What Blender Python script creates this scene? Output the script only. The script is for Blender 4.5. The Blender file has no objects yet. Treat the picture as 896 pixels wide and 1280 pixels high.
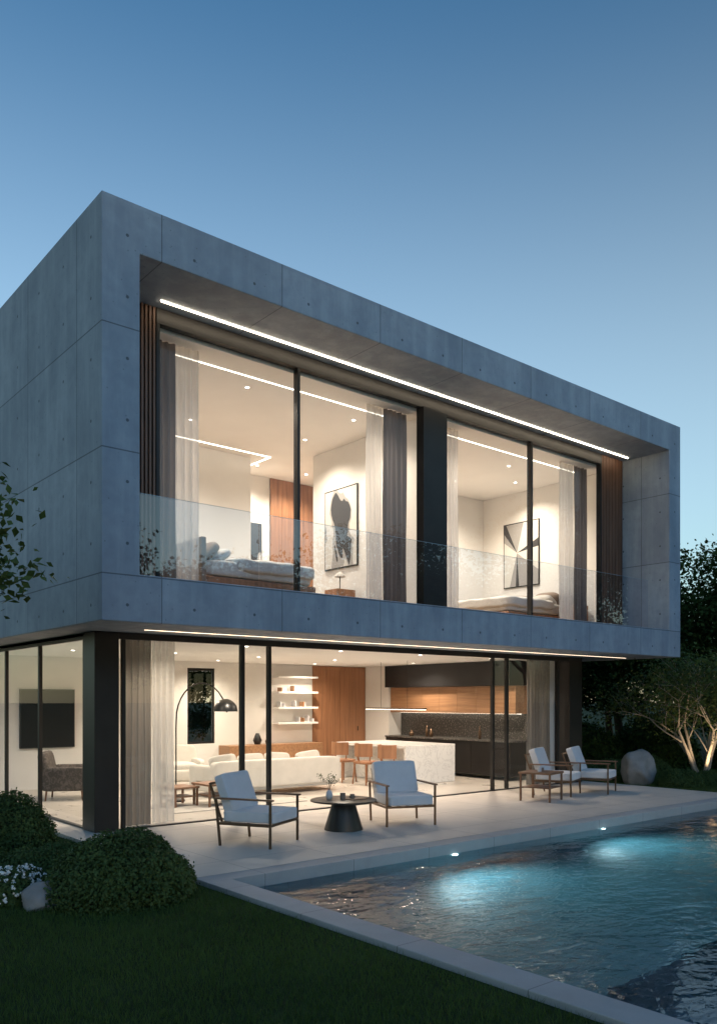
import bpy, bmesh, math, random
import numpy as np
from mathutils import Vector, Matrix
R=random.Random(7); rng=np.random.default_rng(7)
sc=bpy.context.scene
col=sc.collection

# ------------------------------------------------------------------ nodes helpers
class NT:
    def __init__(s,nt): s.nt=nt; s.nt.nodes.clear()
    def n(s,t,**k):
        nd=s.nt.nodes.new(t)
        for a,b in k.items():
            if a=='ins':
                for i,v in b.items():
                    if isinstance(v,bpy.types.NodeSocket): s.nt.links.new(v,nd.inputs[i])
                    else: nd.inputs[i].default_value=v
            else: setattr(nd,a,b)
        return nd
    def math(s,op,a,b=None,c=None,clamp=False):
        ins={0:a}
        if b is not None: ins[1]=b
        if c is not None: ins[2]=c
        return s.n('ShaderNodeMath',operation=op,use_clamp=clamp,ins=ins).outputs[0]
    def mix(s,f,a,b,mode='MIX'):
        m=s.n('ShaderNodeMix',data_type='RGBA',blend_type=mode,ins={0:f,6:a,7:b}); return m.outputs[2]
    def noise(s,vec,scale,detail=4,rough=.55,dist=0):
        return s.n('ShaderNodeTexNoise',ins={'Vector':vec,'Scale':scale,'Detail':detail,'Roughness':rough,'Distortion':dist}).outputs[0]
    def ramp(s,f,a,b):
        return s.n('ShaderNodeMapRange',ins={0:f,1:a,2:b}).outputs[0]
    def out(s,sh): s.n('ShaderNodeOutputMaterial',ins={0:sh})
def newmat(name):
    m=bpy.data.materials.new(name); m.use_nodes=True
    return m,NT(m.node_tree)
def c4(c): return (c[0],c[1],c[2],1)
def sc_(c,k): return tuple(min(1,x*k) for x in c)
def mat(name,c,rough=.6,metal=0,scale=6,amt=.15,bump=0.0,stretch=(1,1,1),bscale=None,sheen=0,spec=.5):
    m,t=newmat(name)
    tc=t.n('ShaderNodeTexCoord').outputs['Object']
    mp=t.n('ShaderNodeMapping',ins={0:tc,3:stretch}).outputs[0]
    nz=t.noise(mp,scale,5)
    f=t.ramp(nz,.3,.7)
    cc=t.mix(f,c4(sc_(c,1-amt)),c4(sc_(c,1+amt)))
    ins={'Base Color':cc,'Roughness':rough,'Metallic':metal,'Specular IOR Level':spec}
    if bump>0:
        bz=t.noise(mp,bscale or scale*6,6)
        ins['Normal']=t.n('ShaderNodeBump',ins={'Strength':bump,'Distance':.01,'Height':bz}).outputs[0]
    p=t.n('ShaderNodeBsdfPrincipled',ins=ins)
    if sheen: p.inputs['Sheen Weight'].default_value=sheen
    t.out(p.outputs[0]); return m
def emis(name,c,s):
    m,t=newmat(name)
    t.out(t.n('ShaderNodeEmission',ins={0:c4(c),1:s}).outputs[0]); return m
def woodmat(name,c,rough=.45,axis=2,scale=1.0):
    m,t=newmat(name)
    tc=t.n('ShaderNodeTexCoord').outputs['Object']
    st=[14*scale]*3; st[axis]=.7*scale
    mp=t.n('ShaderNodeMapping',ins={0:tc,3:tuple(st)}).outputs[0]
    g=t.noise(mp,1.3,6,.65,.6)
    g2=t.noise(tc,1.1,2)
    f=t.ramp(g,.3,.72)
    a=t.mix(f,c4(sc_(c,.62)),c4(sc_(c,1.25)))
    a=t.mix(t.math('MULTIPLY',t.ramp(g2,.35,.65),.25),a,c4(sc_(c,.7)))
    b=t.n('ShaderNodeBump',ins={'Strength':.15,'Distance':.004,'Height':g}).outputs[0]
    t.out(t.n('ShaderNodeBsdfPrincipled',ins={'Base Color':a,'Roughness':rough,'Normal':b}).outputs[0]); return m

def concrete():
    m,t=newmat('concrete')
    tc=t.n('ShaderNodeTexCoord').outputs['Object']
    s=t.n('ShaderNodeSeparateXYZ',ins={0:tc}); X,Y,Z=s.outputs
    nz=t.math('ABSOLUTE',t.n('ShaderNodeSeparateXYZ',ins={0:t.n('ShaderNodeNewGeometry').outputs['True Normal']}).outputs[2])
    hor=t.math('GREATER_THAN',nz,.5)
    a=t.math('ADD',X,Y)
    la=t.math('PINGPONG',t.math('ADD',a,-14.12+18),.9)
    lx=t.math('PINGPONG',t.math('ADD',X,-4.72+18),.9)
    vert=t.math('ADD',t.math('MULTIPLY',la,t.math('SUBTRACT',1,hor)),t.math('MULTIPLY',lx,hor))
    l1=t.math('LESS_THAN',vert,.007)
    zz=None
    for z in (6.28,4.80,3.31):
        d=t.math('ABSOLUTE',t.math('SUBTRACT',Z,z))
        zz=d if zz is None else t.math('MINIMUM',zz,d)
    l2=t.math('MULTIPLY',t.math('LESS_THAN',zz,.008),t.math('SUBTRACT',1,hor))
    joint=t.math('MAXIMUM',l1,l2)
    dx=t.math('PINGPONG',t.math('ADD',a,-14.12+18+.45),.45)
    dz=t.math('PINGPONG',t.math('ADD',Z,-6.28+7.4+.37),.37)
    rr=t.math('SQRT',t.math('ADD',t.math('MULTIPLY',dx,dx),t.math('MULTIPLY',dz,dz)))
    hole=t.math('MULTIPLY',t.math('LESS_THAN',rr,.020),t.math('SUBTRACT',1,hor))
    n1=t.noise(tc,.9,5,.6,.4)
    n2=t.noise(tc,7,6,.6)
    st=t.n('ShaderNodeMapping',ins={0:tc,3:(3,3,.35)}).outputs[0]
    n3=t.noise(st,1.5,5,.6)
    cell=t.n('ShaderNodeCombineXYZ',ins={0:t.math('FLOOR',t.math('DIVIDE',t.math('ADD',a,-14.12+18),1.8)),1:t.math('FLOOR',t.math('DIVIDE',t.math('SUBTRACT',Z,4.8-2.96),1.48)),2:0.0}).outputs[0]
    wn=t.n('ShaderNodeTexWhiteNoise',ins={0:cell}).outputs[0]
    base=t.mix(t.ramp(n1,.3,.7),(.235,.27,.315,1),(.38,.42,.465,1))
    base=t.mix(t.math('MULTIPLY',t.ramp(n2,.35,.75),.5),base,(.20,.23,.27,1))
    base=t.mix(t.math('MULTIPLY',t.ramp(n3,.45,.8),.6),base,(.48,.52,.56,1))
    base=t.mix(t.math('MULTIPLY',wn,.34),base,(.19,.215,.25,1))
    v=t.n('ShaderNodeTexVoronoi',ins={'Vector':tc,'Scale':9.0}).outputs['Distance']
    pin=t.math('LESS_THAN',v,.08)
    dark=t.math('MAXIMUM',t.math('MAXIMUM',t.math('MULTIPLY',joint,.85),hole),t.math('MULTIPLY',pin,.5))
    base=t.mix(t.math('MULTIPLY',dark,.78),base,(.05,.055,.06,1))
    h=t.math('SUBTRACT',t.math('MULTIPLY',n2,.25),dark)
    b=t.n('ShaderNodeBump',ins={'Strength':.6,'Distance':.01,'Height':h}).outputs[0]
    t.out(t.n('ShaderNodeBsdfPrincipled',ins={'Base Color':base,'Roughness':.75,'Normal':b}).outputs[0]); return m

def glass(name,tint=(.96,.98,.98),r0=.045,k=.9):
    m,t=newmat(name)
    lw=t.n('ShaderNodeLayerWeight',ins={0:.5}).outputs['Facing']
    f=t.math('ADD',t.math('MULTIPLY',t.math('POWER',lw,4.5),k),r0,clamp=True)
    tr=t.n('ShaderNodeBsdfTransparent',ins={0:c4(tint)}).outputs[0]
    gl=t.n('ShaderNodeBsdfGlossy',ins={'Color':(1,1,1,1),'Roughness':0.0}).outputs[0]
    t.out(t.n('ShaderNodeMixShader',ins={0:f,1:tr,2:gl}).outputs[0]); return m
def curtain_mat(name,c,sheer):
    m,t=newmat(name)
    tc=t.n('ShaderNodeTexCoord').outputs['Object']
    nz=t.noise(t.n('ShaderNodeMapping',ins={0:tc,3:(40,40,2)}).outputs[0],3,3)
    cc=t.mix(t.ramp(nz,.3,.7),c4(sc_(c,.88)),c4(c))
    d=t.n('ShaderNodeBsdfDiffuse',ins={0:cc}).outputs[0]
    tl=t.n('ShaderNodeBsdfTranslucent',ins={0:cc}).outputs[0]
    s=t.n('ShaderNodeMixShader',ins={0:.4,1:d,2:tl}).outputs[0]
    if sheer>0:
        s=t.n('ShaderNodeMixShader',ins={0:sheer,1:s,2:t.n('ShaderNodeBsdfTransparent').outputs[0]}).outputs[0]
    t.out(s); return m
def tiles(name,c,sx,sy,ox,oy,jw=.004,rough=.55,amt=.1):
    m,t=newmat(name)
    tc=t.n('ShaderNodeTexCoord').outputs['Object']
    s=t.n('ShaderNodeSeparateXYZ',ins={0:tc}); X,Y,Z=s.outputs
    X=t.math('ADD',X,ox+sx*20); Y=t.math('ADD',Y,oy+sy*20)
    j=t.math('LESS_THAN',t.math('MINIMUM',t.math('PINGPONG',X,sx/2),t.math('PINGPONG',Y,sy/2)),jw)
    cell=t.n('ShaderNodeCombineXYZ',ins={0:t.math('FLOOR',t.math('DIVIDE',X,sx)),1:t.math('FLOOR',t.math('DIVIDE',Y,sy)),2:0.0}).outputs[0]
    wn=t.n('ShaderNodeTexWhiteNoise',ins={0:cell}).outputs[0]
    n1=t.noise(tc,2.2,6,.6,.5); n2=t.noise(tc,40,3)
    b=t.mix(t.ramp(n1,.3,.7),c4(sc_(c,1-amt)),c4(sc_(c,1+amt)))
    b=t.mix(t.math('MULTIPLY',wn,.22),b,c4(sc_(c,.75)))
    b=t.mix(t.math('MULTIPLY',t.ramp(n2,.45,.7),.12),b,c4(sc_(c,.7)))
    b=t.mix(t.math('MULTIPLY',j,.7),b,c4(sc_(c,.25)))
    h=t.math('SUBTRACT',t.math('MULTIPLY',n2,.1),j)
    bm=t.n('ShaderNodeBump',ins={'Strength':.4,'Distance':.004,'Height':h}).outputs[0]
    ro=t.math('ADD',t.math('MULTIPLY',n1,.25),rough-.12)
    t.out(t.n('ShaderNodeBsdfPrincipled',ins={'Base Color':b,'Roughness':ro,'Normal':bm}).outputs[0]); return m
def water_mat():
    m,t=newmat('water')
    tc=t.n('ShaderNodeTexCoord').outputs['Object']
    mp=t.n('ShaderNodeMapping',ins={0:tc,2:(0,0,.6),3:(1,1.5,1)}).outputs[0]
    a=t.noise(mp,2.0,2,.5,.5)
    b=t.noise(mp,7.0,2,.5,.5)
    h=t.math('ADD',a,t.math('MULTIPLY',b,.40))
    bm=t.n('ShaderNodeBump',ins={'Strength':.32,'Distance':.06,'Height':h}).outputs[0]
    fr=t.n('ShaderNodeFresnel',ins={0:1.36,1:bm}).outputs[0]
    rf=t.n('ShaderNodeBsdfRefraction',ins={'Color':(.80,.95,.97,1),'Roughness':0.0,'IOR':1.33,'Normal':bm}).outputs[0]
    gl=t.n('ShaderNodeBsdfGlossy',ins={'Color':(1,1,1,1),'Roughness':.02,'Normal':bm}).outputs[0]
    t.out(t.n('ShaderNodeMixShader',ins={0:fr,1:rf,2:gl}).outputs[0]); return m
def leafmat(name,c1,c2,scale=1.5,trans=True):
    m,t=newmat(name)
    tc=t.n('ShaderNodeTexCoord').outputs['Object']
    f=t.ramp(t.noise(tc,scale,2),.35,.65)
    f2=t.ramp(t.noise(tc,scale*14,1),.3,.7)
    c=t.mix(f,c4(c1),c4(c2)); c=t.mix(t.math('MULTIPLY',f2,.45),c,c4(sc_(c2,1.3)))
    if not trans:
        t.out(t.n('ShaderNodeBsdfDiffuse',ins={0:c}).outputs[0]); return m
    d=t.n('ShaderNodeBsdfPrincipled',ins={'Base Color':c,'Roughness':.6,'Specular IOR Level':.2}).outputs[0]
    tl=t.n('ShaderNodeBsdfTranslucent',ins={0:c}).outputs[0]
    t.out(t.n('ShaderNodeMixShader',ins={0:.25,1:d,2:tl}).outputs[0]); return m
def artmat(name,seed):
    m,t=newmat(name)
    tc=t.n('ShaderNodeTexCoord').outputs['Object']
    if seed==2:
        s=t.n('ShaderNodeSeparateXYZ',ins={0:tc}); X,Y,Z=s.outputs
        th=t.math('ARCTAN2',t.math('ADD',Z,-.05),t.math('ADD',X,.12))
        w_=t.math('SINE',t.math('ADD',t.math('MULTIPLY',th,2.0),.9))
        w2=t.math('SINE',t.math('ADD',t.math('MULTIPLY',th,5.0),.2))
        f1=t.math('GREATER_THAN',t.math('MULTIPLY',w_,w2),.72); f2=t.math('LESS_THAN',w_,-.35)
        c=t.mix(f2,(.60,.58,.54,1),(.30,.29,.28,1)); c=t.mix(f1,c,(.04,.04,.045,1))
    else:
        mp=t.n('ShaderNodeMapping',ins={0:tc,1:(seed,seed*2.,seed),3:(1.3,1.4,.8)}).outputs[0]
        a=t.noise(mp,1.6,2,.4,.8)
        s=t.n('ShaderNodeSeparateXYZ',ins={0:tc}); X,Y,Z=s.outputs
        r=t.math('SQRT',t.math('ADD',t.math('MULTIPLY',t.math('MULTIPLY',X,X),6.),t.math('MULTIPLY',Z,Z)))
        a=t.math('SUBTRACT',t.math('ADD',a,.27),t.math('MULTIPLY',r,.34))
        dark=t.math('GREATER_THAN',a,.58); mid=t.math('GREATER_THAN',a,.50)
        c=t.mix(mid,(.60,.58,.55,1),(.33,.32,.31,1)); c=t.mix(dark,c,(.04,.04,.045,1))
    t.out(t.n('ShaderNodeBsdfPrincipled',ins={'Base Color':c,'Roughness':.6}).outputs[0]); return m
def marble():
    m,t=newmat('marble')
    tc=t.n('ShaderNodeTexCoord').outputs['Object']
    n=t.noise(tc,2.5,6,.6,1.5)
    v=t.math('ABSOLUTE',t.math('SUBTRACT',n,.5))
    f=t.ramp(v,.0,.03)
    c=t.mix(f,(.6,.58,.56,1),(.74,.72,.69,1))
    t.out(t.n('ShaderNodeBsdfPrincipled',ins={'Base Color':c,'Roughness':.25}).outputs[0]); return m
def terrazzo():
    m,t=newmat('dark_stone')
    tc=t.n('ShaderNodeTexCoord').outputs['Object']
    f=t.math('GREATER_THAN',t.noise(tc,28,3),.58)
    c=t.mix(f,(.06,.055,.05,1),(.22,.2,.18,1))
    t.out(t.n('ShaderNodeBsdfPrincipled',ins={'Base Color':c,'Roughness':.35}).outputs[0]); return m
def floral():
    m,t=newmat('patterned_fabric')
    tc=t.n('ShaderNodeTexCoord').outputs['Object']
    f=t.ramp(t.noise(tc,16,3,.5,1.),.45,.6)
    c=t.mix(f,(.06,.05,.045,1),(.12,.10,.09,1))
    t.out(t.n('ShaderNodeBsdfPrincipled',ins={'Base Color':c,'Roughness':.9}).outputs[0]); return m

M={}
M['conc']=concrete()
M['glass']=glass('window_glass',r0=.03,k=.55)
M['bal']=glass('balustrade_glass',(.82,.88,.96),.12,.7)
M['dark']=mat('dark_metal',(.018,.016,.015),.42,.3,3,.2,.0)
M['black']=mat('black_lacquer',(.012,.012,.013),.35,0,3,.2)
M['plaster']=mat('white_plaster',(.76,.735,.70),.85,0,1.5,.03,.15,bscale=30)
M['ceil']=mat('ceiling_paint',(.79,.775,.75),.9,0,1.5,.02)
M['slat']=woodmat('slat_wood',(.20,.10,.06),.5)
M['wood']=woodmat('walnut_veneer',(.36,.17,.085),.4)
M['woodh']=woodmat('oak_cabinet',(.38,.20,.10),.4,axis=1)
M['chairwood']=woodmat('teak',(.22,.11,.06),.45,axis=1,scale=2)
M['bronze']=mat('bronze_frame',(.14,.085,.05),.38,.6,4,.15)
M['cush']=mat('cushion_fabric',(.60,.59,.60),.95,0,8,.04,.35,bscale=220,sheen=.2)
M['sofa']=mat('sofa_fabric',(.60,.56,.50),.95,0,5,.05,.35,bscale=180,sheen=.2)
M['linen']=mat('bed_linen',(.56,.52,.47),.95,0,4,.06,.5,bscale=25)
M['pillow']=mat('pillow_brown',(.24,.18,.14),.95,0,6,.08,.3,bscale=60)
M['patio']=tiles('patio_stone',(.60,.53,.46),1.2,1.2,.0,.3,.005,.5)
M['floor']=tiles('floor_tile',(.52,.47,.41),1.2,1.2,.0,.1,.002,.3,.05)
M['woodfloor']=woodmat('oak_floor',(.35,.24,.15),.4,axis=0)
M['coping']=tiles('coping_stone',(.36,.36,.36),1.2,1.2,.0,.33,.004,.65)
M['poolt']=tiles('pool_tile',(.10,.23,.27),.3,.3,0,0,.004,.4,.15)
M['water']=water_mat()
M['shade_core']=mat('shrub_inner_shade',(.018,.03,.012),.95,0,3,.3,.6)  # dark colour painting the shade inside the shrubs
M['lawn']=mat('lawn_ground',(.03,.046,.017),.95,0,1.2,.35,.8,bscale=60,spec=.1)
M['grass']=leafmat('grass_blades',(.048,.085,.020),(.075,.12,.026),.9)
M['leafA']=leafmat('leaf_dark',(.024,.045,.014),(.046,.072,.022),.8,trans=False)
M['leafB']=leafmat('leaf_shrub',(.034,.065,.020),(.075,.12,.036),2.5)
M['leafC']=leafmat('leaf_maple',(.05,.08,.022),(.09,.13,.035),2)
M['bark']=mat('bark',(.10,.075,.055),.9,0,6,.35,.9,(1,1,.25),bscale=20)
M['barkl']=mat('pale_bark',(.36,.29,.22),.8,0,7,.3,.6,(1,1,.4),bscale=20)
M['rock']=mat('rock',(.24,.23,.22),.85,0,3,.3,1.0,bscale=12)
M['petal']=mat('white_petals',(.80,.80,.77),.8,0,3,.05)
M['marble']=marble(); M['stone']=terrazzo(); M['floral']=floral()
M['sheer']=curtain_mat('sheer_curtain',(.72,.68,.64),.22)
M['drape']=curtain_mat('grey_drape',(.16,.145,.145),0)
M['drapel']=curtain_mat('beige_drape',(.29,.26,.23),0)
M['led']=emis('led_strip',(1,.84,.62),18)
M['led2']=emis('led_strip_soft',(1,.76,.52),4)
M['ledin']=emis('led_strip_indoor',(1,.90,.74),7)
M['down']=emis('downlight_lens',(1,.92,.8),14)
M['bulb']=emis('lamp_shade_glow',(1,.78,.5),5)
M['poolled']=emis('pool_lamp_lens',(.85,1,1),14)
M['screen']=mat('tv_screen',(.012,.012,.014),.25,0,2,.1,spec=.2)
M['rug']=mat('rug',(.42,.39,.35),.95,0,4,.15,.8,bscale=60)
M['frame']=mat('picture_frame_black',(.012,.012,.012),.4,0)

# ------------------------------------------------------------------ mesh builder
class MB:
    def __init__(s): s.v=[];s.f=[];s.m=[];s.mats=[]
    def mi(s,m):
        if m not in s.mats: s.mats.append(m)
        return s.mats.index(m)
    def add(s,vs,fs,m,X=None):
        o=len(s.v)
        if X is not None: vs=[X@Vector(v) for v in vs]
        s.v+= [tuple(v) for v in vs]; k=s.mi(m)
        for f in fs: s.f.append(tuple(i+o for i in f)); s.m.append(k)
        return s
    def box(s,x0,x1,y0,y1,z0,z1,m,X=None):
        vs=[(x0,y0,z0),(x1,y0,z0),(x1,y1,z0),(x0,y1,z0),(x0,y0,z1),(x1,y0,z1),(x1,y1,z1),(x0,y1,z1)]
        return s.add(vs,[(0,3,2,1),(4,5,6,7),(0,1,5,4),(1,2,6,5),(2,3,7,6),(3,0,4,7)],m,X)
    def tube(s,pts,rads,m,n=8,caps=True):
        pts=[Vector(p) for p in pts]; vs=[];fs=[]
        prev=None
        for i,p in enumerate(pts):
            t=(pts[min(i+1,len(pts)-1)]-pts[max(i-1,0)])
            if t.length<1e-9: t=Vector((0,0,1))
            t.normalize()
            if prev is None:
                a=t.cross(Vector((0,0,1)) if abs(t.z)<.9 else Vector((1,0,0))).normalized()
            else:
                a=(prev-t*prev.dot(t)).normalized()
            prev=a; b=t.cross(a)
            for k in range(n):
                an=2*math.pi*k/n
                vs.append(p+(a*math.cos(an)+b*math.sin(an))*rads[i])
        for i in range(len(pts)-1):
            for k in range(n):
                fs.append((i*n+k,i*n+(k+1)%n,(i+1)*n+(k+1)%n,(i+1)*n+k))
        if caps:
            fs.append(tuple(range(n))[::-1]); fs.append(tuple((len(pts)-1)*n+k for k in range(n)))
        return s.add(vs,fs,m)
    def cushion(s,c,size,m,X=None,k=5,puff=.18,n=10,wr=0):
        key={};vs=[];fs=[]
        def vid(p):
            q=tuple(round(x,5) for x in p)
            if q not in key:
                u,v,w=q; nn=(abs(u)**k+abs(v)**k+abs(w)**k)**(1/k)
                a=Vector(q)/nn
                z=a.z*(1+puff*(1-a.x**2)*(1-a.y**2)-.0)
                if wr: z+=wr*math.sin(a.x*9+a.y*4)*math.sin(a.y*7-a.x*3)
                vs.append((c[0]+a.x*size[0]/2,c[1]+a.y*size[1]/2,c[2]+z*size[2]/2)); key[q]=len(vs)-1
            return key[q]
        for ax in range(3):
            for sg in (-1,1):
                for i in range(n):
                    for j in range(n):
                        q=[]
                        for (a,b) in ((i,j),(i+1,j),(i+1,j+1),(i,j+1)):
                            p=[0,0,0]; p[ax]=sg; p[(ax+1)%3]=-1+2*a/n; p[(ax+2)%3]=-1+2*b/n
                            q.append(vid(p))
                        fs.append(tuple(q) if sg>0 else tuple(q[::-1]))
        return s.add(vs,fs,m,X)
    def build(s,name,parent=None,loc=(0,0,0),rz=0,bevel=0,smooth=False,autos=False):
        me=bpy.data.meshes.new(name); me.from_pydata(s.v,[],s.f)
        for m in s.mats: me.materials.append(m)
        me.polygons.foreach_set('material_index',s.m)
        if smooth: me.polygons.foreach_set('use_smooth',[True]*len(me.polygons))
        me.update()
        if autos:
            try: me.set_sharp_from_angle(angle=math.radians(40))
            except Exception: pass
        o=bpy.data.objects.new(name,me); col.objects.link(o)
        o.location=loc; o.rotation_euler=(0,0,rz)
        if parent: o.parent=parent
        if bevel:
            b=o.modifiers.new('bevel','BEVEL'); b.width=bevel; b.segments=2; b.limit_method='ANGLE'
        return o
def empty(name,loc=(0,0,0),rz=0,parent=None):
    e=bpy.data.objects.new(name,None); e.location=loc; e.rotation_euler=(0,0,rz); col.objects.link(e)
    if parent: e.parent=parent
    return e
def leaves_np(P,Nn,size,asp=.55):
    n=len(P)
    nr=Nn+rng.normal(0,.6,(n,3)); nr/=np.linalg.norm(nr,axis=1,keepdims=True)+1e-9
    a=rng.normal(0,1,(n,3)); a-=nr*np.sum(a*nr,axis=1,keepdims=True); a/=np.linalg.norm(a,axis=1,keepdims=True)+1e-9
    b=np.cross(nr,a); s=size[:,None]
    v=np.stack([P-a*s*.5, P+b*s*asp*.5-a*s*.05+nr*s*.08, P+a*s*.5, P-b*s*asp*.5-a*s*.05+nr*s*.08],axis=1).reshape(-1,3)
    f=np.arange(n*4).reshape(n,4)
    return v,f
def mesh_np(name,parts):
    me=bpy.data.meshes.new(name)
    V=np.concatenate([np.asarray(p[0],dtype=np.float32).reshape(-1,3) for p in parts])
    loops=[];starts=[];tot=[];mi=[];off=0;ls=0
    for k,(v,f,m) in enumerate(parts):
        if isinstance(f,np.ndarray):
            fl=(f+off).reshape(-1); w=f.shape[1]; n=len(f)
            loops.append(fl); starts.append(ls+np.arange(n)*w); tot.append(np.full(n,w)); mi.append(np.full(n,k)); ls+=n*w
        else:
            for q in f:
                loops.append(np.array(q)+off); starts.append(np.array([ls])); tot.append(np.array([len(q)])); mi.append(np.array([k])); ls+=len(q)
        off+=len(v); me.materials.append(m)
    L=np.concatenate(loops).astype(np.int32); S=np.concatenate(starts).astype(np.int32); T=np.concatenate(tot).astype(np.int32); I=np.concatenate(mi).astype(np.int32)
    me.vertices.add(len(V)); me.vertices.foreach_set('co',V.reshape(-1))
    me.loops.add(len(L)); me.loops.foreach_set('vertex_index',L)
    me.polygons.add(len(S)); me.polygons.foreach_set('loop_start',S); me.polygons.foreach_set('loop_total',T)
    me.polygons.foreach_set('material_index',I)
    me.update(calc_edges=True); me.validate()
    return me
def obj(name,me,loc=(0,0,0),rz=0,scale=1,parent=None):
    o=bpy.data.objects.new(name,me); col.objects.link(o); o.location=loc; o.rotation_euler=(0,0,rz)
    o.scale=(scale,)*3 if not isinstance(scale,tuple) else scale
    if parent: o.parent=parent
    return o
def light(name,kind,loc,power,color,parent=None,radius=.05,spot=None,blend=.6,target=None):
    l=bpy.data.lights.new(name,kind); l.energy=power; l.color=color
    if kind in('POINT','SPOT'): l.shadow_soft_size=radius
    if kind=='SPOT': l.spot_size=math.radians(spot); l.spot_blend=blend
    o=bpy.data.objects.new(name,l); col.objects.link(o); o.location=loc
    if target is not None:
        d=Vector(target)-Vector(loc); o.rotation_euler=d.to_track_quat('-Z','Y').to_euler()
    if parent: o.parent=parent
    return o

# ------------------------------------------------------------------ world / camera
w=bpy.data.worlds.new('World'); sc.world=w; w.use_nodes=True
t=NT(w.node_tree)
sky=t.n('ShaderNodeTexSky',sky_type='NISHITA',sun_disc=False)
sky.sun_elevation=math.radians(3.0); sky.sun_rotation=math.radians(190); sky.altitude=0
sky.air_density=1.0; sky.dust_density=.4; sky.ozone_density=3.5
dz=t.n('ShaderNodeSeparateXYZ',ins={0:t.n('ShaderNodeTexCoord').outputs['Generated']}).outputs[2]
hz=t.n('ShaderNodeMapRange',interpolation_type='SMOOTHSTEP',ins={0:dz,1:.72,2:.18,3:0.0,4:1.0}).outputs[0]
hz2=t.n('ShaderNodeVectorMath',operation='SCALE',ins={0:(.345,.37,.325),3:hz}).outputs[0]
ns=t.n('ShaderNodeVectorMath',operation='MULTIPLY',ins={0:sky.outputs[0],1:(.34,.37,.335)}).outputs[0]
tot=t.n('ShaderNodeVectorMath',operation='ADD',ins={0:ns,1:hz2}).outputs[0]
bg=t.n('ShaderNodeBackground',ins={0:tot,1:1.0})
t.n('ShaderNodeOutputWorld',ins={0:bg.outputs[0]})
sc.view_settings.view_transform='Standard'; sc.view_settings.look='None'; sc.view_settings.exposure=0
sl=bpy.data.lights.new('sky_glow_fill','SUN'); sl.energy=.55; sl.angle=math.radians(70); sl.color=(.16,.46,1)  # added soft blue fill to lift the facade, stands in for sky glow
so=bpy.data.objects.new('sky_glow_fill',sl); col.objects.link(so); so.location=(-5,-20,15)
so.rotation_euler=Vector((.25,1,-.55)).to_track_quat('-Z','Y').to_euler()

cd=bpy.data.cameras.new('camera'); cam=bpy.data.objects.new('camera',cd); col.objects.link(cam)
cam.location=(0,0,1.8); cam.rotation_euler=(math.radians(90),0,math.radians(-40))
cd.sensor_fit='HORIZONTAL'; cd.sensor_width=36; cd.lens=41.63; cd.shift_y=.2634; cd.clip_end=2000; cd.clip_start=.05
sc.camera=cam

# ------------------------------------------------------------------ house
H=empty('concrete_house')
X0,X1,Z0,Z1=3.95,17.11,2.75,7.81; x0,x1,z0,z1=4.43,16.65,3.33,7.22; YF,YB=9.4,17.5
b=MB()
vs=[]
for y in (YF,YB):
    vs+=[(X0,y,Z0),(X1,y,Z0),(X1,y,Z1),(X0,y,Z1),(x0,y,z0),(x1,y,z0),(x1,y,z1),(x0,y,z1)]
fs=[]
for i in range(4):
    j=(i+1)%4
    fs.append((i,j,4+j,4+i)); fs.append((8+j,8+i,12+i,12+j))
    fs.append((j,i,8+i,8+j)); fs.append((4+i,4+j,12+j,12+i))
b.add(vs,fs,M['conc']); b.build('concrete_shell',H,bevel=.01)
b=MB(); b.box(4.435,16.645,17.2,17.4,3.335,7.215,M['conc']); b.build('rear_wall_upper',H)
b=MB()
b.box(4.44,16.64,10.64,17.19,6.95,7.215,M['ceil']); b.build('upper_ceiling',H)
b=MB(); b.box(4.44,16.64,10.64,17.19,3.335,3.45,M['woodfloor']); b.build('upper_floor',H)
b=MB()
b.box(4.445,4.60,10.66,16.0,3.455,6.945,M['plaster'])
b.box(16.2,16.635,10.66,16.0,3.455,6.945,M['plaster'])
b.box(10.5,10.65,10.66,14.0,3.455,6.945,M['plaster'])
b.box(12.0,12.15,14.2,15.995,3.455,6.945,M['plaster'])
b.box(4.605,9.53,14.9,16.0,3.455,6.945,M['plaster'])
b.box(4.605,10.75,16.005,16.12,3.455,6.945,M['plaster'])
b.box(12.005,16.195,16.005,16.12,3.455,6.945,M['plaster'])
b.box(12.155,16.195,14.3,14.42,3.455,6.945,M['plaster'])
b.build('upper_walls',H)
b=MB()
for i in range(4):
    b.box(10.76+i*.31,10.76+i*.31+.304,15.96,16.0,3.455,6.944,M['wood'])
b.build('wood_door_panel',H,bevel=.003)
b=MB()
Yg=10.55; ZH=7.0
b.box(5.20,15.79,Yg-.04,Yg+.08,ZH,7.215,M['dark'])
b.box(5.20,15.79,Yg-.04,Yg+.08,3.335,3.42,M['dark'])
for (a,c) in ((5.20,5.25),(7.585,7.635),(13.35,13.40),(15.75,15.79)):
    b.box(a,c,Yg-.037,Yg+.077,3.421,ZH-.001,M['dark'])
b.box(10.27,10.86,Yg-.10,Yg+.085,3.421,ZH-.001,M['dark'])
b.build('upper_window_frames',H,bevel=.003)
b=MB()
for (a,c) in ((5.251,7.584),(7.636,10.269),(10.861,13.349),(13.401,15.749)):
    b.add([(a,Yg,3.42),(c,Yg,3.42),(c,Yg,ZH),(a,Yg,ZH)],[(0,1,2,3)],M['glass'])
b.build('upper_window_glass',H)
b=MB()
for (a,c) in ((4.435,5.195),(15.795,16.645)):
    b.box(a,c,Yg+.03,Yg+.07,3.335,7.214,M['black'])
    x=a+.02
    while x+.035<c:
        b.box(x,x+.032,Yg-.035,Yg+.029,3.336,7.213,M['slat']); x+=.058
b.build('timber_slats',H)
b=MB()
xs=[4.44,6.47,8.51,10.54,12.57,14.61,16.64]
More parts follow.
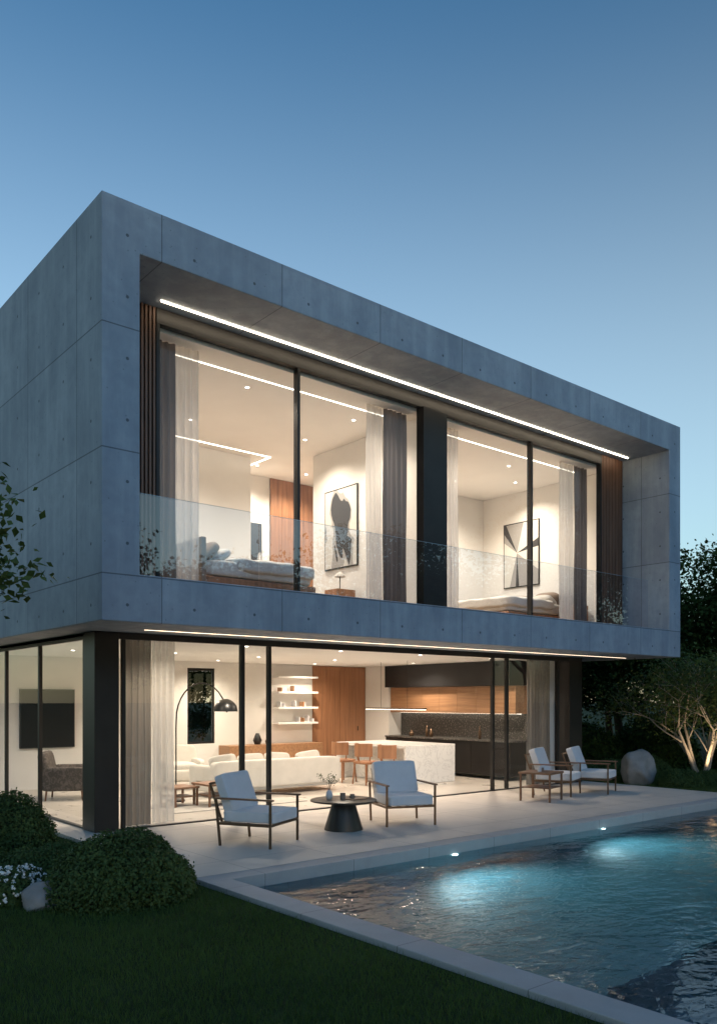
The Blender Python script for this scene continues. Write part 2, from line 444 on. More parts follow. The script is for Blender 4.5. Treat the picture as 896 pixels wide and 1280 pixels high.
for i in range(6):
    a,c=xs[i]+.006,xs[i+1]-.006
    b.add([(a,9.9,3.33),(c,9.9,3.33),(c,9.9,4.45),(a,9.9,4.45)],[(0,1,2,3)],M['bal'])
b.build('glass_balustrade',H)
M['edge']=mat('polished_glass_edge',(.30,.42,.48),.15,0,3,.1)
b=MB(); b.box(4.44,16.64,9.896,9.904,4.451,4.456,M['edge']); b.build('balustrade_glass_edge',H)
b=MB()
b.box(4.44,16.64,9.87,9.93,3.333,3.40,M['dark'])
b.build('balustrade_rail',H)
def strip(name,xa,xb,ya,yb,z,m,dz=.012):
    bb=MB(); bb.box(xa,xb,ya,yb,z-dz,z-.001,m); return bb.build(name,H)
strip('led_strip_upper',5.16,16.48,10.29,10.308,7.22,M['led'],.018)
strip('led_strip_lower',4.94,16.47,10.34,10.350,2.75,M['led2'],.006)
strip('led_cove',5.3,10.2,11.18,11.19,6.95,M['ledin'])
strip('led_cove',10.9,15.75,11.18,11.19,6.95,M['ledin'])
strip('led_ceiling',6.6,9.84,14.6,14.625,6.95,M['ledin'])
strip('led_ceiling',9.815,9.84,14.627,15.6,6.95,M['ledin'])
strip('led_cove_ground',4.95,14.7,11.34,11.35,2.70,M['ledin'],.006)
b=MB(); b.box(4.50,15.6,10.99,17.15,2.70,2.748,M['ceil']); b.build('ground_ceiling',H)
b=MB(); b.box(4.50,15.6,10.95,17.0,.0,.006,M['floor']); b.build('ground_floor',H)
b=MB()
wy0,wy1=17.0,17.15
b.box(4.5,9.17,wy0,wy1,.006,2.699,M['plaster']); b.box(9.88,12.72,wy0,wy1,.006,2.699,M['plaster'])
b.box(9.17,9.88,wy0,wy1,.006,.8,M['plaster']); b.box(9.17,9.88,wy0,wy1,2.55,2.699,M['plaster'])
b.box(14.96,15.6,11.32,16.99,.006,2.699,M['plaster'])
b.box(14.5,14.955,16.05,16.99,.006,2.699,M['plaster'])
b.box(12.72,15.6,wy0+.03,wy1,.006,2.699,M['plaster'])
b.build('ground_walls',H)
b=MB()
for i in range(4): b.box(12.73+i*.44,12.73+i*.44+.434,16.98,17.025,.01,2.69,M['wood'])
b.tube([(14.2,16.95,1.0),(14.2,16.95,1.12)],[.012,.012],M['dark'])
b.build('wood_wall_panels',H,bevel=.003)
b=MB()
b.box(9.17,9.88,17.02,17.07,.8,.85,M['dark']);b.box(9.17,9.88,17.02,17.07,2.5,2.55,M['dark'])
b.box(9.17,9.21,17.02,17.07,.851,2.499,M['dark']);b.box(9.84,9.88,17.02,17.07,.851,2.499,M['dark'])
b.add([(9.2,17.045,.85),(9.85,17.045,.85),(9.85,17.045,2.5),(9.2,17.045,2.5)],[(0,1,2,3)],M['glass'])
b.build('rear_window',H)
b=MB()
b.box(4.48,4.83,10.9,11.30,0.001,2.747,M['dark'])
b.box(15.17,15.62,10.9,11.30,0.001,2.747,M['dark'])
b.build('steel_columns',H,bevel=.006)
b=MB()
b.box(4.831,15.169,10.90,10.98,2.655,2.747,M['dark'])
b.box(4.831,15.169,10.90,10.98,0.001,.018,M['dark'])
for (a,c) in ((4.88,4.93),(6.80,6.87),(7.30,7.36),(12.63,12.69),(13.06,13.12),(14.74,14.80)):
    b.box(a,c,10.905,10.975,.019,2.654,M['dark'])
b.box(4.50,4.56,11.301,16.99,2.655,2.747,M['dark']); b.box(4.50,4.56,11.301,16.99,.001,.03,M['dark'])
for y in (11.32,13.13,14.78): b.box(4.503,4.557,y,y+.06,.031,2.654,M['dark'])
b.build('sliding_door_frames',H,bevel=.003)
b=MB()
for (a,c) in ((4.931,6.799),(6.871,7.299),(12.691,13.059),(13.121,14.739)):
    b.add([(a,10.94,.018),(c,10.94,.018),(c,10.94,2.655),(a,10.94,2.655)],[(0,1,2,3)],M['glass'])
for (a,c) in ((11.381,13.129),(13.191,14.779),(14.841,16.99)):
    b.add([(4.53,a,.03),(4.53,c,.03),(4.53,c,2.655),(4.53,a,2.655)],[(0,1,2,3)],M['glass'])
b.build('sliding_door_glass',H)
# kitchen
b=MB()
KX=14.35
b.box(KX,14.955,11.9,16.04,2.14,2.69,M['black'])
n=7
for i in range(n):
    y=11.9+i*(4.14/n); b.box(KX+.2,14.954,y,y+4.14/n-.006,1.5,2.135,M['woodh'])
    b.box(KX+.03,14.93,y,y+4.14/n-.006,.1,.86,M['dark'])
b.box(14.93,14.958,11.9,16.04,.9,1.499,M['stone'])
b.box(KX,14.929,11.88,16.04,.862,.90,M['stone'])
b.box(14.85,14.88,12.0,16.0,1.492,1.499,M['ledin'])
b.build('kitchen_cabinets',H,bevel=.002)
b=MB()
for (x,y,r,h) in ((14.6,14.6,.05,.2),(14.65,14.8,.04,.28),(14.6,15.3,.06,.16),(14.6,13.0,.035,.3)):
    b.tube([(x,y,.90),(x,y,.9+h*.6),(x,y,.9+h*.75),(x,y,.9+h)],[r,r,r*.4,r*.45],M['bronze'],12)
b.build('kitchen_jar',smooth=True)
def downlight(x,y,z,p,sz=140):
    bb=MB(); bb.tube([(x,y,z-.006),(x,y,z-.001)],[.032,.032],M['down'],16)
    bb.tube([(x,y,z-.004),(x,y,z-.0005)],[.045,.045],M['ceil'],16); bb.build('downlight',H)
    light('downlight_lamp','SPOT',(x,y,z-.03),p,(1,.85,.68),H,.06,sz,.9,(x,y,0))
UZ=6.95
for (x,y) in ((6.2,12.4),(7.35,11.6),(9.7,11.7),(9.7,13.2),(7.4,13.6),(9.95,15.3),(11.2,15.2)): downlight(x,y,UZ,300)
for (x,y) in ((11.9,11.7),(12.0,13.3),(14.2,11.8),(14.2,13.4),(15.4,12.6)): downlight(x,y,UZ,320)
for (x,y) in ((5.6,11.9),(5.6,14.6),(7.4,11.7),(7.4,14.2),(9.4,11.7),(9.4,14.4),(9.5,16.2),(11.4,11.7),(11.4,14.4),(12.2,16.2),(13.5,11.7),(13.8,14.4)): downlight(x,y,2.70,215,150)

# ------------------------------------------------------------------ curtains
def curtain(xa,xb,y,za,zb,m,per=.11,amp=.035,axis=0):
    n=int((xb-xa)/.012); b=MB(); vs=[];fs=[]
    ph=R.random()*6; rows=6
    for r in range(rows+1):
        z=zb+(za-zb)*r/rows
        for i in range(n+1):
            x=xa+(xb-xa)*i/n
            o=amp*math.sin(2*math.pi*x/per+ph+.9*math.sin(x*9+ph))*(.65+.25*math.sin(x*17+ph)+.3*r/rows)+.008*math.sin(31*x+r)
            xx=x+.006*math.sin(r*1.3+x*11)
            vs.append((xx,y+o,z) if axis==0 else (y+o,xx,z))
    for r in range(rows):
        for i in range(n):
            a=r*(n+1)+i; fs.append((a,a+1,a+n+2,a+n+1))
    b.add(vs,fs,m); return b.build('curtain',smooth=True)
curtain(5.30,5.66,10.86,3.46,6.94,M['drape']); curtain(5.66,6.06,10.87,3.46,6.94,M['sheer'])
curtain(9.30,9.66,10.87,3.46,6.94,M['sheer']); curtain(9.66,10.24,10.86,3.46,6.94,M['drape'])
curtain(10.95,11.6,10.87,3.46,6.94,M['sheer']); curtain(14.75,15.25,10.87,3.46,6.94,M['sheer']); curtain(15.25,15.72,10.86,3.46,6.94,M['drape'])
curtain(4.98,5.44,11.16,.01,2.69,M['drapel']); curtain(5.46,5.82,11.19,.01,2.69,M['sheer'])
curtain(14.05,14.78,11.17,.01,2.69,M['drapel']); curtain(11.42,11.75,4.74,.01,2.69,M['sheer'],axis=1)

# ------------------------------------------------------------------ interior furniture
def picture(loc,w,h,rz,seed,name='framed_artwork'):
    b=MB(); am=artmat('abstract_art%d'%seed,seed)
    b.box(-w/2,w/2,-.03,0,-h/2,h/2,M['frame'])
    b.box(-w/2+.025,w/2-.025,-.034,-.0301,-h/2+.025,h/2-.025,am)
    return b.build(name,loc=loc,rz=rz)
picture((10.495,13.03,5.28),1.05,1.62,math.radians(-90),1)
picture((16.195,13.05,5.40),1.1,1.6,math.radians(-90),2)
picture((10.3,16.0,5.3),.42,1.1,0,3)
def bed(loc,rz):
    E=empty('bed',loc,rz)
    b=MB(); b.box(-1.1,1.05,-.85,.85,.08,.28,M['wood']); b.box(-1.2,-1.11,-.95,.95,0,.85,M['pillow']); b.build('bed_frame',E,bevel=.02)
    b=MB(); b.cushion((0,0,.42),(2.1,1.7,.28),M['linen'],k=9,puff=.05); b.build('mattress',E,smooth=True)
    b=MB(); b.cushion((.25,0,.50),(1.75,1.86,.26),M['linen'],k=6,puff=.25,n=24,wr=.12); b.build('duvet',E,smooth=True)
    b=MB()
    for y in (-.42,.42):
        Xm=Matrix.Translation((-.88,y,.68))@Matrix.Rotation(math.radians(-50),4,'Y')
        b.cushion((0,0,0),(.42,.7,.16),M['pillow'],Xm,k=3.5,puff=.4)
        Xm=Matrix.Translation((-.68,y*1.05,.64))@Matrix.Rotation(math.radians(-30),4,'Y')
        b.cushion((0,0,0),(.42,.6,.14),M['linen'],Xm,k=3.5,puff=.4)
    b.build('pillows',E,smooth=True)
bed((7.45,12.1,3.45),0); bed((14.95,12.4,3.45),math.pi)
def bedlamp(loc):
    b=MB()
    b.box(-.22,.22,-.2,.2,0,.5,M['wood'])
    b.tube([(0,0,.50),(0,0,.52)],[.09,.09],M['dark'],16); b.tube([(0,0,.52),(0,0,.80)],[.01,.01],M['dark'],8)
    b.tube([(0,0,.76),(0,0,.80),(0,0,.86)],[.11,.09,.02],M['linen'],20,False)
    b.build('bedside_table_with_lamp',loc=loc)
bedlamp((10.1,12.6,3.45)); bedlamp((15.85,11.25,3.45))
def armchair(loc,rz,m,name='armchair',w=.8):
    E=empty(name,loc,rz)
    b=MB()
    b.cushion((0,.0,.30),(w,.8,.26),m,k=8,puff=.03); b.cushion((0,-.04,.46),(w-.24,.66,.16),m,k=5)
    Xm=Matrix.Translation((0,.33,.58))@Matrix.Rotation(math.radians(-12),4,'X'); b.cushion((0,0,0),(w,.18,.6),m,Xm,k=5,puff=0)
    for s in(-1,1): b.cushion((s*(w/2-.06),-.02,.42),(.13,.78,.38),m,k=6,puff=0)
    b.build('upholstery',E,smooth=True)
    b=MB()
    for sx in(-1,1):
        for sy in(-1,1): b.tube([(sx*(w/2-.08),sy*.32,0),(sx*(w/2-.1),sy*.3,.2)],[.014,.02],M['chairwood'],8)
    b.build('legs',E)
armchair((5.65,15.0,.006),math.radians(60),M['floral'])
armchair((8.05,15.2,.006),math.radians(-15),M['sofa'])
E=empty('sofa',(9.05,13.55,.006),0)
b=MB(); L=2.9
b.cushion((0,.02,.25),(L,.95,.30),M['sofa'],k=14,puff=.02,n=16)
b.cushion((0,-.38,.42),(L,.20,.52),M['sofa'],k=14,puff=0,n=16)
for s in(-1,1): b.cushion((s*(L/2-.1),.02,.36),(.2,.95,.46),M['sofa'],k=12,puff=0,n=14)
for i in range(3): b.cushion((-.85+i*.85,.1,.46),(.84,.7,.17),M['sofa'],k=6)
b.build('sofa_body',E,smooth=True)
b=MB()
for i,x in enumerate((-1.1,-.5,.1,.85)):
    Xm=Matrix.Translation((x,-.2,.60))@Matrix.Rotation(math.radians(-18),4,'X')@Matrix.Rotation(R.uniform(-.12,.12),4,'Y')@Matrix.Rotation(math.radians(90),4,'X')
    b.cushion((0,0,0),(.56,.38,.12),M['sofa'],Xm,k=6,puff=.35,n=12)
b.build('sofa_cushions',E,smooth=True)
def lowtable(loc,w,d,h,rz,name='coffee_table'):
    b=MB(); b.box(-w/2,w/2,-d/2,d/2,h-.035,h,M['chairwood'])
    b.box(-w/2+.05,w/2-.05,-d/2+.04,d/2-.04,h*.45,h*.45+.02,M['chairwood'])
    for sx in(-1,1):
        for sy in(-1,1): b.box(sx*(w/2-.035)-.017,sx*(w/2-.035)+.017,sy*(d/2-.035)-.017,sy*(d/2-.035)+.017,0,h-.036,M['chairwood'])
    return b.build(name,loc=loc,rz=rz,bevel=.004)
lowtable((7.35,12.45,.018),.8,.6,.38,0); lowtable((6.72,12.75,.018),.5,.5,.33,.1)
b=MB(); b.box(6.2,8.8,11.9,14.6,.007,.018,M['rug']); b.build('rug')
b=MB()
b.box(5.44,6.54,16.94,16.995,.84,2.03,M['black']); b.box(5.46,6.52,16.934,16.9395,.86,2.01,M['screen']); b.build('television')
b=MB()
b.tube([(6.95,13.3,.019),(6.95,13.3,.05)],[.16,.16],M['dark'],24)
pts=[(6.95,13.3,.05),(6.95,13.3,.8),(6.95,13.3,1.3)]
for i in range(1,15):
    a=math.pi*i/14*.93
    k=(1-math.cos(a))/2
    pts.append((6.95+.63*k,13.3-.70*k,1.45+.66*math.sin(a)))
b.tube(pts,[.013]*len(pts),M['dark'],8)
dome=[];rad=[]
for i in range(9):
    a=math.pi/2*i/8; dome.append((7.56,12.63,1.83-.22*(1-math.cos(a)))); rad.append(max(.01,.21*math.sin(a)))
b.tube(dome,rad,M['black'],28,False)
b.tube([(7.56,12.63,1.66),(7.56,12.63,1.72)],[.05,.03],M['bulb'],12)
b.build('arc_floor_lamp',smooth=True)
b=MB()
for z in (1.22,1.60,1.98,2.36): b.box(11.5,12.70,16.72,16.997,z,z+.045,M['ceil']); 
b.build('wall_shelves')
b=MB()
b.box(9.98,12.68,16.5,16.99,.3,.75,M['woodh'])
for x in (10.1,12.5): b.box(x,x+.04,16.55,16.95,.006,.3,M['dark'])
b.build('sideboard',bevel=.004)
b=MB()
for i in range(12):
    z=R.choice((1.265,1.645,2.025)); x=R.uniform(11.55,12.6); h=R.uniform(.08,.16)
    b.box(x,x+R.uniform(.02,.04),16.78,16.95,z,z+h,M[R.choice(['cush','cush','cush','woodh'])])
b.build('books')
b=MB()
b.tube([(10.9,16.75,.75),(10.9,16.75,.85),(10.9,16.75,.95),(10.9,16.75,1.02)],[.07,.11,.07,.04],M['black'],20)
b.tube([(11.2,16.75,.75),(11.2,16.75,.82),(11.2,16.75,.88)],[.05,.07,.04],M['bronze'],20)
b.build('vase',smooth=True)
b=MB()
b.box(12.0,13.5,12.75,15.1,.78,.84,M['marble']); b.box(12.0,13.5,12.75,12.81,.01,.779,M['marble']); b.box(12.0,13.5,15.04,15.1,.01,.779,M['marble'])
b.box(12.45,13.45,12.811,15.039,.01,.778,M['marble'])
b.build('kitchen_island',bevel=.004)
def stool(loc,rz):
    b=MB()
    for sx in(-1,1):
        for sy in(-1,1): b.tube([(sx*.22,sy*.2,0),(sx*.18,sy*.17,.45)],[.016,.02],M['wood'],8)
    b.cushion((0,0,.47),(.48,.46,.07),M['wood'],k=5)
    n=12
    for k in range(n):
        a0=math.radians(10+160*k/n);a1=math.radians(10+160*(k+1)/n)
        ra,rb=.23,.255
        q=[(ra*math.cos(a0),ra*math.sin(a0)),(ra*math.cos(a1),ra*math.sin(a1)),(rb*math.cos(a1),rb*math.sin(a1)),(rb*math.cos(a0),rb*math.sin(a0))]
        vs=[(p[0],p[1],.60) for p in q]+[(p[0],p[1],.88) for p in q]
        b.add(vs,[(0,3,2,1),(4,5,6,7),(0,1,5,4),(2,3,7,6)],M['wood'])
    for a in (20,90,160):
        a=math.radians(a); b.tube([(.19*math.cos(a),.19*math.sin(a),.45),(.24*math.cos(a),.24*math.sin(a),.65)],[.016,.016],M['wood'],8)
    return b.build('dining_chair',loc=loc,rz=rz)
for y in (12.75,13.5,14.3): stool((11.55,y,.006),math.radians(90))
b=MB()
b.box(12.83,12.87,13.0,15.05,1.60,1.635,M['bronze']); b.box(12.835,12.865,13.02,15.03,1.592,1.5995,M['ledin'])
for y in (13.6,14.5): b.tube([(12.85,y,1.635),(12.85,y,2.699)],[.004,.004],M['dark'],6)
b.build('linear_pendant_lamp')

# ------------------------------------------------------------------ patio / pool / ground
PX0,PX1,PY0,PY1=4.40,18.0,-3.0,7.23; WZ=-.13
b=MB(); b.box(4.12,15.8,7.507,17.2,-.14,0,M['patio']); b.build('patio')
P=empty('swimming_pool')
b=MB()
b.box(4.12,PX1+.28,PY1,7.50,-.14,0,M['coping']); b.box(4.12,PX0,PY0,PY1-.001,-.14,0,M['coping'])
b.box(PX1,PX1+.28,PY0,PY1-.001,-.14,0,M['coping']); b.box(4.12,PX1+.28,PY0-.28,PY0-.001,-.14,0,M['coping'])
b.build('pool_coping',P,bevel=.006)
D1,D2,YS=-1.15,-2.1,3.7  # deeper near section added so the water there looks darker
vs=[(PX0+.01,PY1+.01,-.135),(PX1-.01+.02,PY1+.01,-.135),(PX1+.01,PY0-.01,-.135),(PX0+.01-.0,PY0-.01,-.135),
    (PX0+.01,PY1+.01,D1),(PX1+.01,PY1+.01,D1),(PX1+.01,YS,D1),(PX0+.01,YS,D1),
    (PX1+.01,YS,D2),(PX0+.01,YS,D2),(PX1+.01,PY0-.01,D2),(PX0+.01,PY0-.01,D2),(PX0+.01,YS,-.135),(PX1+.01,YS,-.135)]
b=MB(); b.add(vs,[(0,1,5,4),(4,5,6,7),(7,6,8,9),(9,8,10,11),(3,2,10,11),(0,12,7,4),(12,3,11,9),(1,13,6,5),(13,2,10,8)],M['poolt']); b.build('pool_basin',P)
b=MB(); b.add([(PX0+.01,PY0,WZ),(PX1,PY0,WZ),(PX1,PY1+.005,WZ),(PX0+.01,PY1+.005,WZ)],[(0,1,2,3)],M['water']); b.build('water')
for x in (7.65,10.9):
    b=MB(); b.tube([(x,PY1+.005,-.20),(x,PY1-.02,-.20)],[.04,.04],M['poolled'],20); b.build('pool_lamp',P)
    light('pool_lamp_light','SPOT',(x,PY1-.05,-.24),140,(.66,.92,1),P,.05,135,.9,(x+.1,PY1-1.4,-1.15))
G=-.05; hx0,hx1,hy0,hy1=4.2,18.2,-3.2,7.45; B=600
b=MB()
def q(xa,xb,ya,yb): b.add([(xa,ya,G),(xb,ya,G),(xb,yb,G),(xa,yb,G)],[(0,1,2,3)],M['lawn'])
q(-B,hx0,-B,B); q(hx1,B,-B,B); q(hx0,hx1,-B,hy0); q(hx0,hx1,hy1,B)
b.build('ground')
def grass(name,regs):
    V=[]
    for (xa,xb,ya,yb,n,h0,h1) in regs:
        p=np.stack([rng.uniform(xa,xb,n),rng.uniform(ya,yb,n),np.full(n,G)],1)
        cl=.6+.4*np.sin(p[:,0]*3.1+np.sin(p[:,1]*2.3)*2)*np.sin(p[:,1]*2.7+1)
        h=rng.uniform(h0,h1,n)*(.75+.35*cl); an=rng.uniform(0,2*np.pi,n); wd=rng.uniform(.0015,.0035,n)
        d=np.stack([np.cos(an),np.sin(an),np.zeros(n)],1)*wd[:,None]
        ln=rng.normal(0,.35,(n,2))*h[:,None]
        tip=p+np.stack([ln[:,0],ln[:,1],h],1)
        V.append(np.stack([p-d,p+d,tip],1).reshape(-1,3))
    V=np.concatenate(V); F=np.arange(len(V)).reshape(-1,3)
    return obj(name,mesh_np(name,[(V,F,M['grass'])]))
grass('grass',[(-2.8,4.08,1.0,11.5,260000,.03,.065),(15.85,23,7.6,13,40000,.03,.08)])

# ------------------------------------------------------------------ vegetation
def shrub_mesh(name,rx,ry,rz,n,size,mat_,lump=.16,flowers=0):
    dirs=rng.normal(0,1,(n,3)); dirs/=np.linalg.norm(dirs,axis=1,keepdims=True)
    dirs[:,2]=np.abs(dirs[:,2])-.08; dirs/=np.linalg.norm(dirs,axis=1,keepdims=True)
    lob=rng.normal(0,1,(22,3)); lob/=np.linalg.norm(lob,axis=1,keepdims=True); lob[:,2]=np.abs(lob[:,2])
    rad=np.array([rx,ry,rz])
    def rr_(d): return .80+lump*np.max(np.exp((d@lob.T-1)*7),axis=1)
    r=rr_(dirs)+rng.uniform(-.15,.04,n)
    Pn=dirs*r[:,None]*rad
    v,f=leaves_np(Pn,dirs,size*rng.uniform(.6,1.3,n))
    parts=[(v,f,mat_)]
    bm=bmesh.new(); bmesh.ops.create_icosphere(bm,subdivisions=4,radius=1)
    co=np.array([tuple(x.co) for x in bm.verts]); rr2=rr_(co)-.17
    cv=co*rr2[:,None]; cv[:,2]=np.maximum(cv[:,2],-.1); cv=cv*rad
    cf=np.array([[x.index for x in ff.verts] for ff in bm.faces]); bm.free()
    parts.append((cv,cf,M['shade_core']))  # dark inner body, shade between the leaves put into its colour
    k=n//70; d2=rng.normal(0,1,(k,3)); d2/=np.linalg.norm(d2,axis=1,keepdims=True); d2[:,2]=np.abs(d2[:,2])
    P2=d2*(rr_(d2)+rng.uniform(.0,.05,k))[:,None]*rad
    P2=np.repeat(P2,6,axis=0)+rng.normal(0,size*.45,(k*6,3)); v,f=leaves_np(P2,np.repeat(d2,6,axis=0),size*rng.uniform(.5,1.,k*6)); parts.append((v,f,mat_))
    if flowers:
        d3=rng.normal(0,1,(flowers,3)); d3/=np.linalg.norm(d3,axis=1,keepdims=True); d3[:,2]=np.abs(d3[:,2])
        P3=d3*rr_(d3)[:,None]*rng.uniform(1.02,1.09,flowers)[:,None]*rad
        P3=np.repeat(P3,6,axis=0)+rng.normal(0,.013,(flowers*6,3)); v,f=leaves_np(P3,np.repeat(d3,6,axis=0),np.full(flowers*6,.03),.9); parts.append((v,f,M['petal']))
    return mesh_np(name,parts)
obj('shrub',shrub_mesh('shrub',.76,.70,.66,20000,.040,M['leafB']),(3.30,7.35,G))
obj('shrub',shrub_mesh('shrub',.66,.62,.76,14000,.042,M['leafB']),(3.20,10.6,G))
sh=shrub_mesh('shrub',.42,.42,.36,7500,.038,M['leafB'])
obj('shrub',sh,(2.95,8.75,G)); obj('shrub',sh,(2.45,9.4,G),1.2,1.15); obj('shrub',sh,(3.45,9.35,G),2.2,.8); 
fl=shrub_mesh('flowering_plant',.34,.34,.30,4000,.04,M['leafB'],flowers=90)
obj('flowering_plant',fl,(2.38,7.95,G)); obj('flowering_plant',fl,(2.66,8.25,G),2,.85)
for i,(x,y,s) in enumerate(((16.75,9.2,1.2),(17.6,9.0,1.0),(17.0,11.0,1.5),(18.4,8.6,1.1),(19.6,8.3,1.4),(16.3,11.4,1.3),(18.3,10.9,1.6))):
    obj('shrub',sh,(x,y,G),i*1.3,s)
def rock(loc,s,seed):
    bm=bmesh.new(); bmesh.ops.create_icosphere(bm,subdivisions=4,radius=1)
    rr=random.Random(seed); pl=[(Vector((rr.gauss(0,1),rr.gauss(0,1),rr.gauss(0,1))).normalized(),rr.uniform(.68,.92)) for _ in range(14)]
    from mathutils import noise
    for v in bm.verts:
        for nrm,d in pl:
            k=v.co.dot(nrm)
            if k>d: v.co-=nrm*(k-d)*.85
        v.co*=1+.08*noise.noise(v.co*2.5+Vector((seed,0,0)))+.02*noise.noise(v.co*9)
        v.co=Vector((v.co.x*s[0],v.co.y*s[1],v.co.z*s[2]))
    me=bpy.data.meshes.new('boulder'); bm.to_mesh(me); bm.free(); me.materials.append(M['rock'])
    me.polygons.foreach_set('use_smooth',[True]*len(me.polygons))
    return obj('boulder',me,loc)
rock((16.45,10.05,.28),(.42,.40,.46),3); rock((2.64,7.50,.0),(.27,.19,.18),12); rock((17.3,8.4,-.02),(.2,.2,.15),8)

def tree_mesh(name,h_trunk,r0,levels,spread,leafn,leafsize,bark,leaf,seed,stems=1,clr=.5,lean=.15,up=.25):
    rr=random.Random(seed); b=MB(); tips=[]
    def branch(p,d,l,r,lv):
        pts=[p]; rs=[r]; n=4
        for i in range(n):
            d=(d+Vector((rr.gauss(0,.12),rr.gauss(0,.12),rr.gauss(0,.08)+.04))).normalized()
            p=p+d*l/n; pts.append(p); rs.append(r*(1-.45*(i+1)/n))
            if lv<=1: tips.append(p)
        b.tube(pts,rs,bark,7 if lv>1 else 5,False)
        if lv==0: tips.append(p); return
        k=rr.choice((3,3,4))
        a0=rr.uniform(0,6.28)
        for j in range(k):
            a=a0+6.28*j/k+rr.uniform(-.4,.4)
            side=d.cross(Vector((math.cos(a),math.sin(a),.3))).normalized()
            nd=(d*(1-spread)+side*spread*1.3+Vector((0,0,up))).normalized()
            q=pts[-1] if j<2 else pts[rr.choice((2,3))]
            branch(q,nd,l*rr.uniform(.62,.82),rs[-1]*rr.uniform(.6,.8),lv-1)
    for s_ in range(stems):
        a=6.28*s_/max(1,stems)+rr.uniform(-.4,.4); ln=lean if stems==1 else lean*rr.uniform(.7,1.3)
        branch(Vector((.08*math.cos(a)*(stems>1),.08*math.sin(a)*(stems>1),0)),Vector((ln*math.cos(a),ln*math.sin(a),1)).normalized(),h_trunk,r0,levels)
    T=np.array([tuple(x) for x in tips])
    idx=rng.integers(0,len(T),leafn); P=T[idx]+rng.normal(0,clr,(leafn,3))*np.array([1,1,.7])
    v,f=leaves_np(P,np.tile(np.array([[0,0,1.]]),(leafn,1))+rng.normal(0,.5,(leafn,3)),leafsize*rng.uniform(.6,1.3,leafn),.6)
    return mesh_np(name,[(np.array(b.v),b.f if len(set(map(len,b.f)))>1 else np.array(b.f),bark),(v,f,leaf)])
big1=tree_mesh('tree1',2.6,.17,4,.55,26000,.15,M['bark'],M['leafA'],11,clr=.36)
big2=tree_mesh('tree2',2.2,.15,4,.62,26000,.15,M['bark'],M['leafA'],23,clr=.36)
TL=empty('tree_line')
k=0
for (x,y,s) in ((21.5,13.5,.80),(24,11,.9),(27,8,.95),(24.5,15.5,1.0),(29,12,1.02),(22,18,1.0),(27.5,18,1.1),(33,6,1.05),(19.5,20.5,.95),(32,15,1.1),(24,22,1.1),
                (15,22.5,.85),(11,22,.75),(7.5,22.5,.75),(37,10,1.15),(30,3,.9),(36,2,1.05),
                (-6,-12,1.6),(3,-17,1.7),(12,-16,1.6),(21,-15,1.7),(30,-12,1.6),(-14,-4,1.5),(39,-9,1.8)):
    me=big1 if k%2 else big2
    obj('tree',me,(x,y,G),k*1.7,s,TL); k+=1
hd=shrub_mesh('hedge',1.3,1.3,1.5,9000,.10,M['leafA'])
for i,(x,y,s) in enumerate(((20.5,12,1),(19,13.2,.9),(22.5,10.2,1),(18,15,1),(24.5,8.6,1.1),(20.5,15.5,1.2),(27,6.5,1.2),(17.6,17.5,1))):
    obj('hedge',hd,(x,y,G),i*.9,s,TL)
mt=tree_mesh('multi_stem_tree',1.25,.055,3,.5,11000,.085,M['barkl'],M['leafC'],5,stems=6,clr=.26,lean=.45)
obj('multi_stem_tree',mt,(18.9,9.85,G))
E=empty('garden_uplight',(18.45,9.3,G))
b=MB(); b.tube([(0,0,0),(0,0,.12)],[.05,.05],M['dark'],12); b.tube([(0,0,.121),(0,0,.128)],[.04,.04],M['bulb'],12); b.build('lamp_body',E)
light('lamp_light','SPOT',(0,0,.16),75,(1,.76,.48),E,.04,110,.6); E.children[-1].rotation_euler=Vector((.25,.3,1)).to_track_quat('-Z','Y').to_euler()
lt=tree_mesh('young_tree',1.5,.05,3,.5,8500,.085,M['bark'],M['leafC'],31,clr=.19,lean=.1)
obj('young_tree',lt,(.97,9.32,G),.5,1.15)

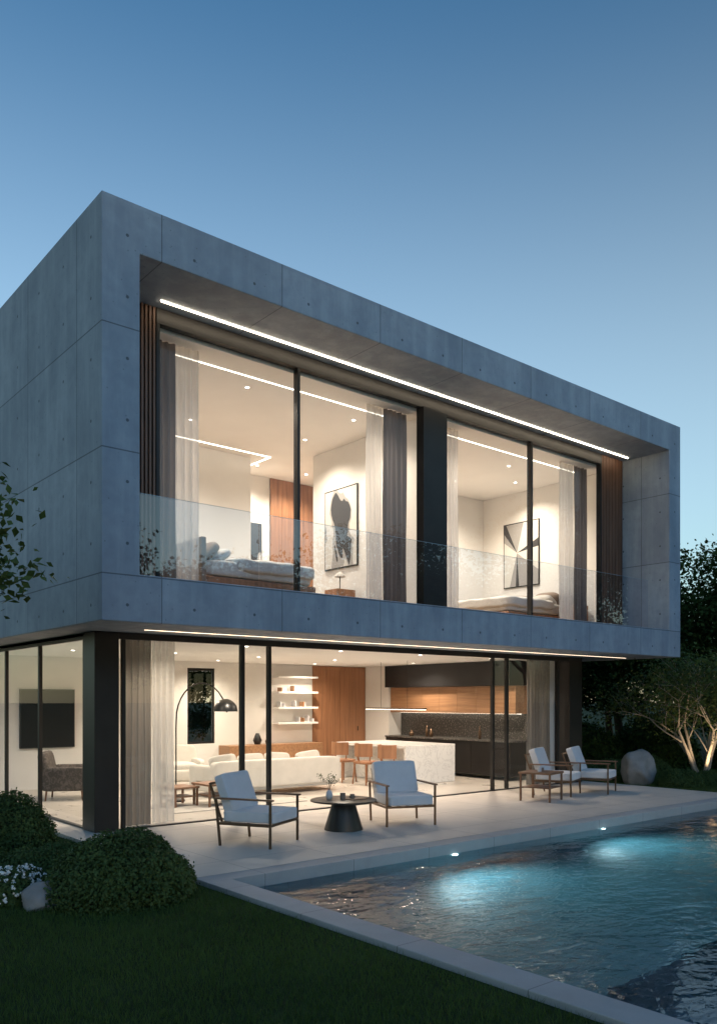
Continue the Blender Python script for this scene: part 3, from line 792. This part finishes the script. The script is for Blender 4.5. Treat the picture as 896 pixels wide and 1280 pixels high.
# ------------------------------------------------------------------ outdoor furniture
def lounge(loc,face,name='lounge_chair'):
    E=empty(name,loc,math.radians(face+90))
    b=MB(); W=.37; s=.014
    for sx in(-1,1):
        x=sx*W
        b.box(x-s,x+s,-.36-s,-.36+s,0,.575,M['bronze'])
        Xm=Matrix.Translation((x,.34,0))@Matrix.Rotation(math.radians(-6),4,'X')
        b.box(-s,s,-s,s,0,.575,M['bronze'],Xm)
        b.box(x-s,x+s,-.345,.36,.26,.29,M['bronze'])
        b.box(x-.026,x+.026,-.40,.42,.576,.598,M['chairwood'])
    b.box(-W+s,W-s,-.37,-.34,.26,.29,M['bronze']); b.box(-W+s,W-s,.33,.36,.26,.29,M['bronze'])
    for i in range(5): b.box(-.30+i*.14,-.27+i*.14,-.339,.329,.27,.285,M['chairwood'])
    Xm=Matrix.Translation((0,.30,.29))@Matrix.Rotation(math.radians(-20),4,'X')
    b.box(-.30,-.272,.05,.075,0,.50,M['bronze'],Xm); b.box(.272,.30,.05,.075,0,.50,M['bronze'],Xm)
    b.box(-.30,.30,.05,.075,.501,.53,M['bronze'],Xm)
    b.build('chair_frame',E,bevel=.003)
    b=MB(); b.cushion((0,-.03,.365),(.69,.72,.14),M['cush'],k=14,puff=.10,n=18)
    Xm=Matrix.Translation((0,.24,.42))@Matrix.Rotation(math.radians(-20),4,'X')@Matrix.Translation((0,0,.23))@Matrix.Rotation(math.radians(90),4,'X')
    b.cushion((0,0,0),(.67,.50,.13),M['cush'],Xm,k=14,puff=.18,n=18)
    b.build('chair_cushions',E,smooth=True)
    return E
lounge((5.78,8.85,0),-62); lounge((8.35,8.95,0),-112)
lounge((13.15,9.75,0),-68); lounge((14.05,9.55,0),-68)
b=MB()
b.tube([(0,0,0),(0,0,.012),(0,0,.395)],[.27,.27,.155],M['black'],40)
b.tube([(0,0,.396),(0,0,.40),(0,0,.418),(0,0,.422)],[.455,.465,.465,.455],M['black'],56)
b.build('round_side_table',loc=(7.28,9.0,0),smooth=True,autos=True)
b=MB()
b.tube([(0,0,0),(0,0,.05),(0,0,.1),(0,0,.13)],[.035,.05,.04,.022],M['cush'],16)
vt=[]
for i in range(9):
    a=R.uniform(0,6.28); l=R.uniform(.12,.22); tip=(math.cos(a)*l*.6,math.sin(a)*l*.6,.13+l)
    b.tube([(0,0,.12),(tip[0]*.4,tip[1]*.4,.13+l*.6),tip],[.002,.002,.001],M['bark'],4,False); vt+= [tip,(tip[0]*.7,tip[1]*.7,.13+l*.75)]
vt=np.array(vt); ii=rng.integers(0,len(vt),110); v,f=leaves_np(vt[ii]+rng.normal(0,.02,(110,3)),rng.normal(0,1,(110,3)),np.full(110,.028))
b.add([tuple(x) for x in v],[tuple(int(i) for i in q_) for q_ in f],M['leafC']); b.build('flower_vase',loc=(7.12,9.12,.422),smooth=True)
b=MB()
for (x,y,r,h) in ((0,0,.035,.09),(.13,-.05,.03,.07),(.22,.06,.04,.03)): b.tube([(x,y,0),(x,y,h)],[r,r*1.1],M['pillow'],16)
b.box(.02,.30,-.18,-.02+.0,.0,.012,M['chairwood']); b.build('tableware',loc=(7.25,8.98,.422))
lowtable((12.15,9.35,0),.62,.62,.52,math.radians(15),'side_table')
b=MB(); b.tube([(0,0,0),(0,0,.09)],[.035,.04],M['cush'],16); b.tube([(.15,.05,0),(.15,.05,.06)],[.03,.03],M['pillow'],16); b.build('tableware',loc=(12.1,9.35,.52))
print('done')
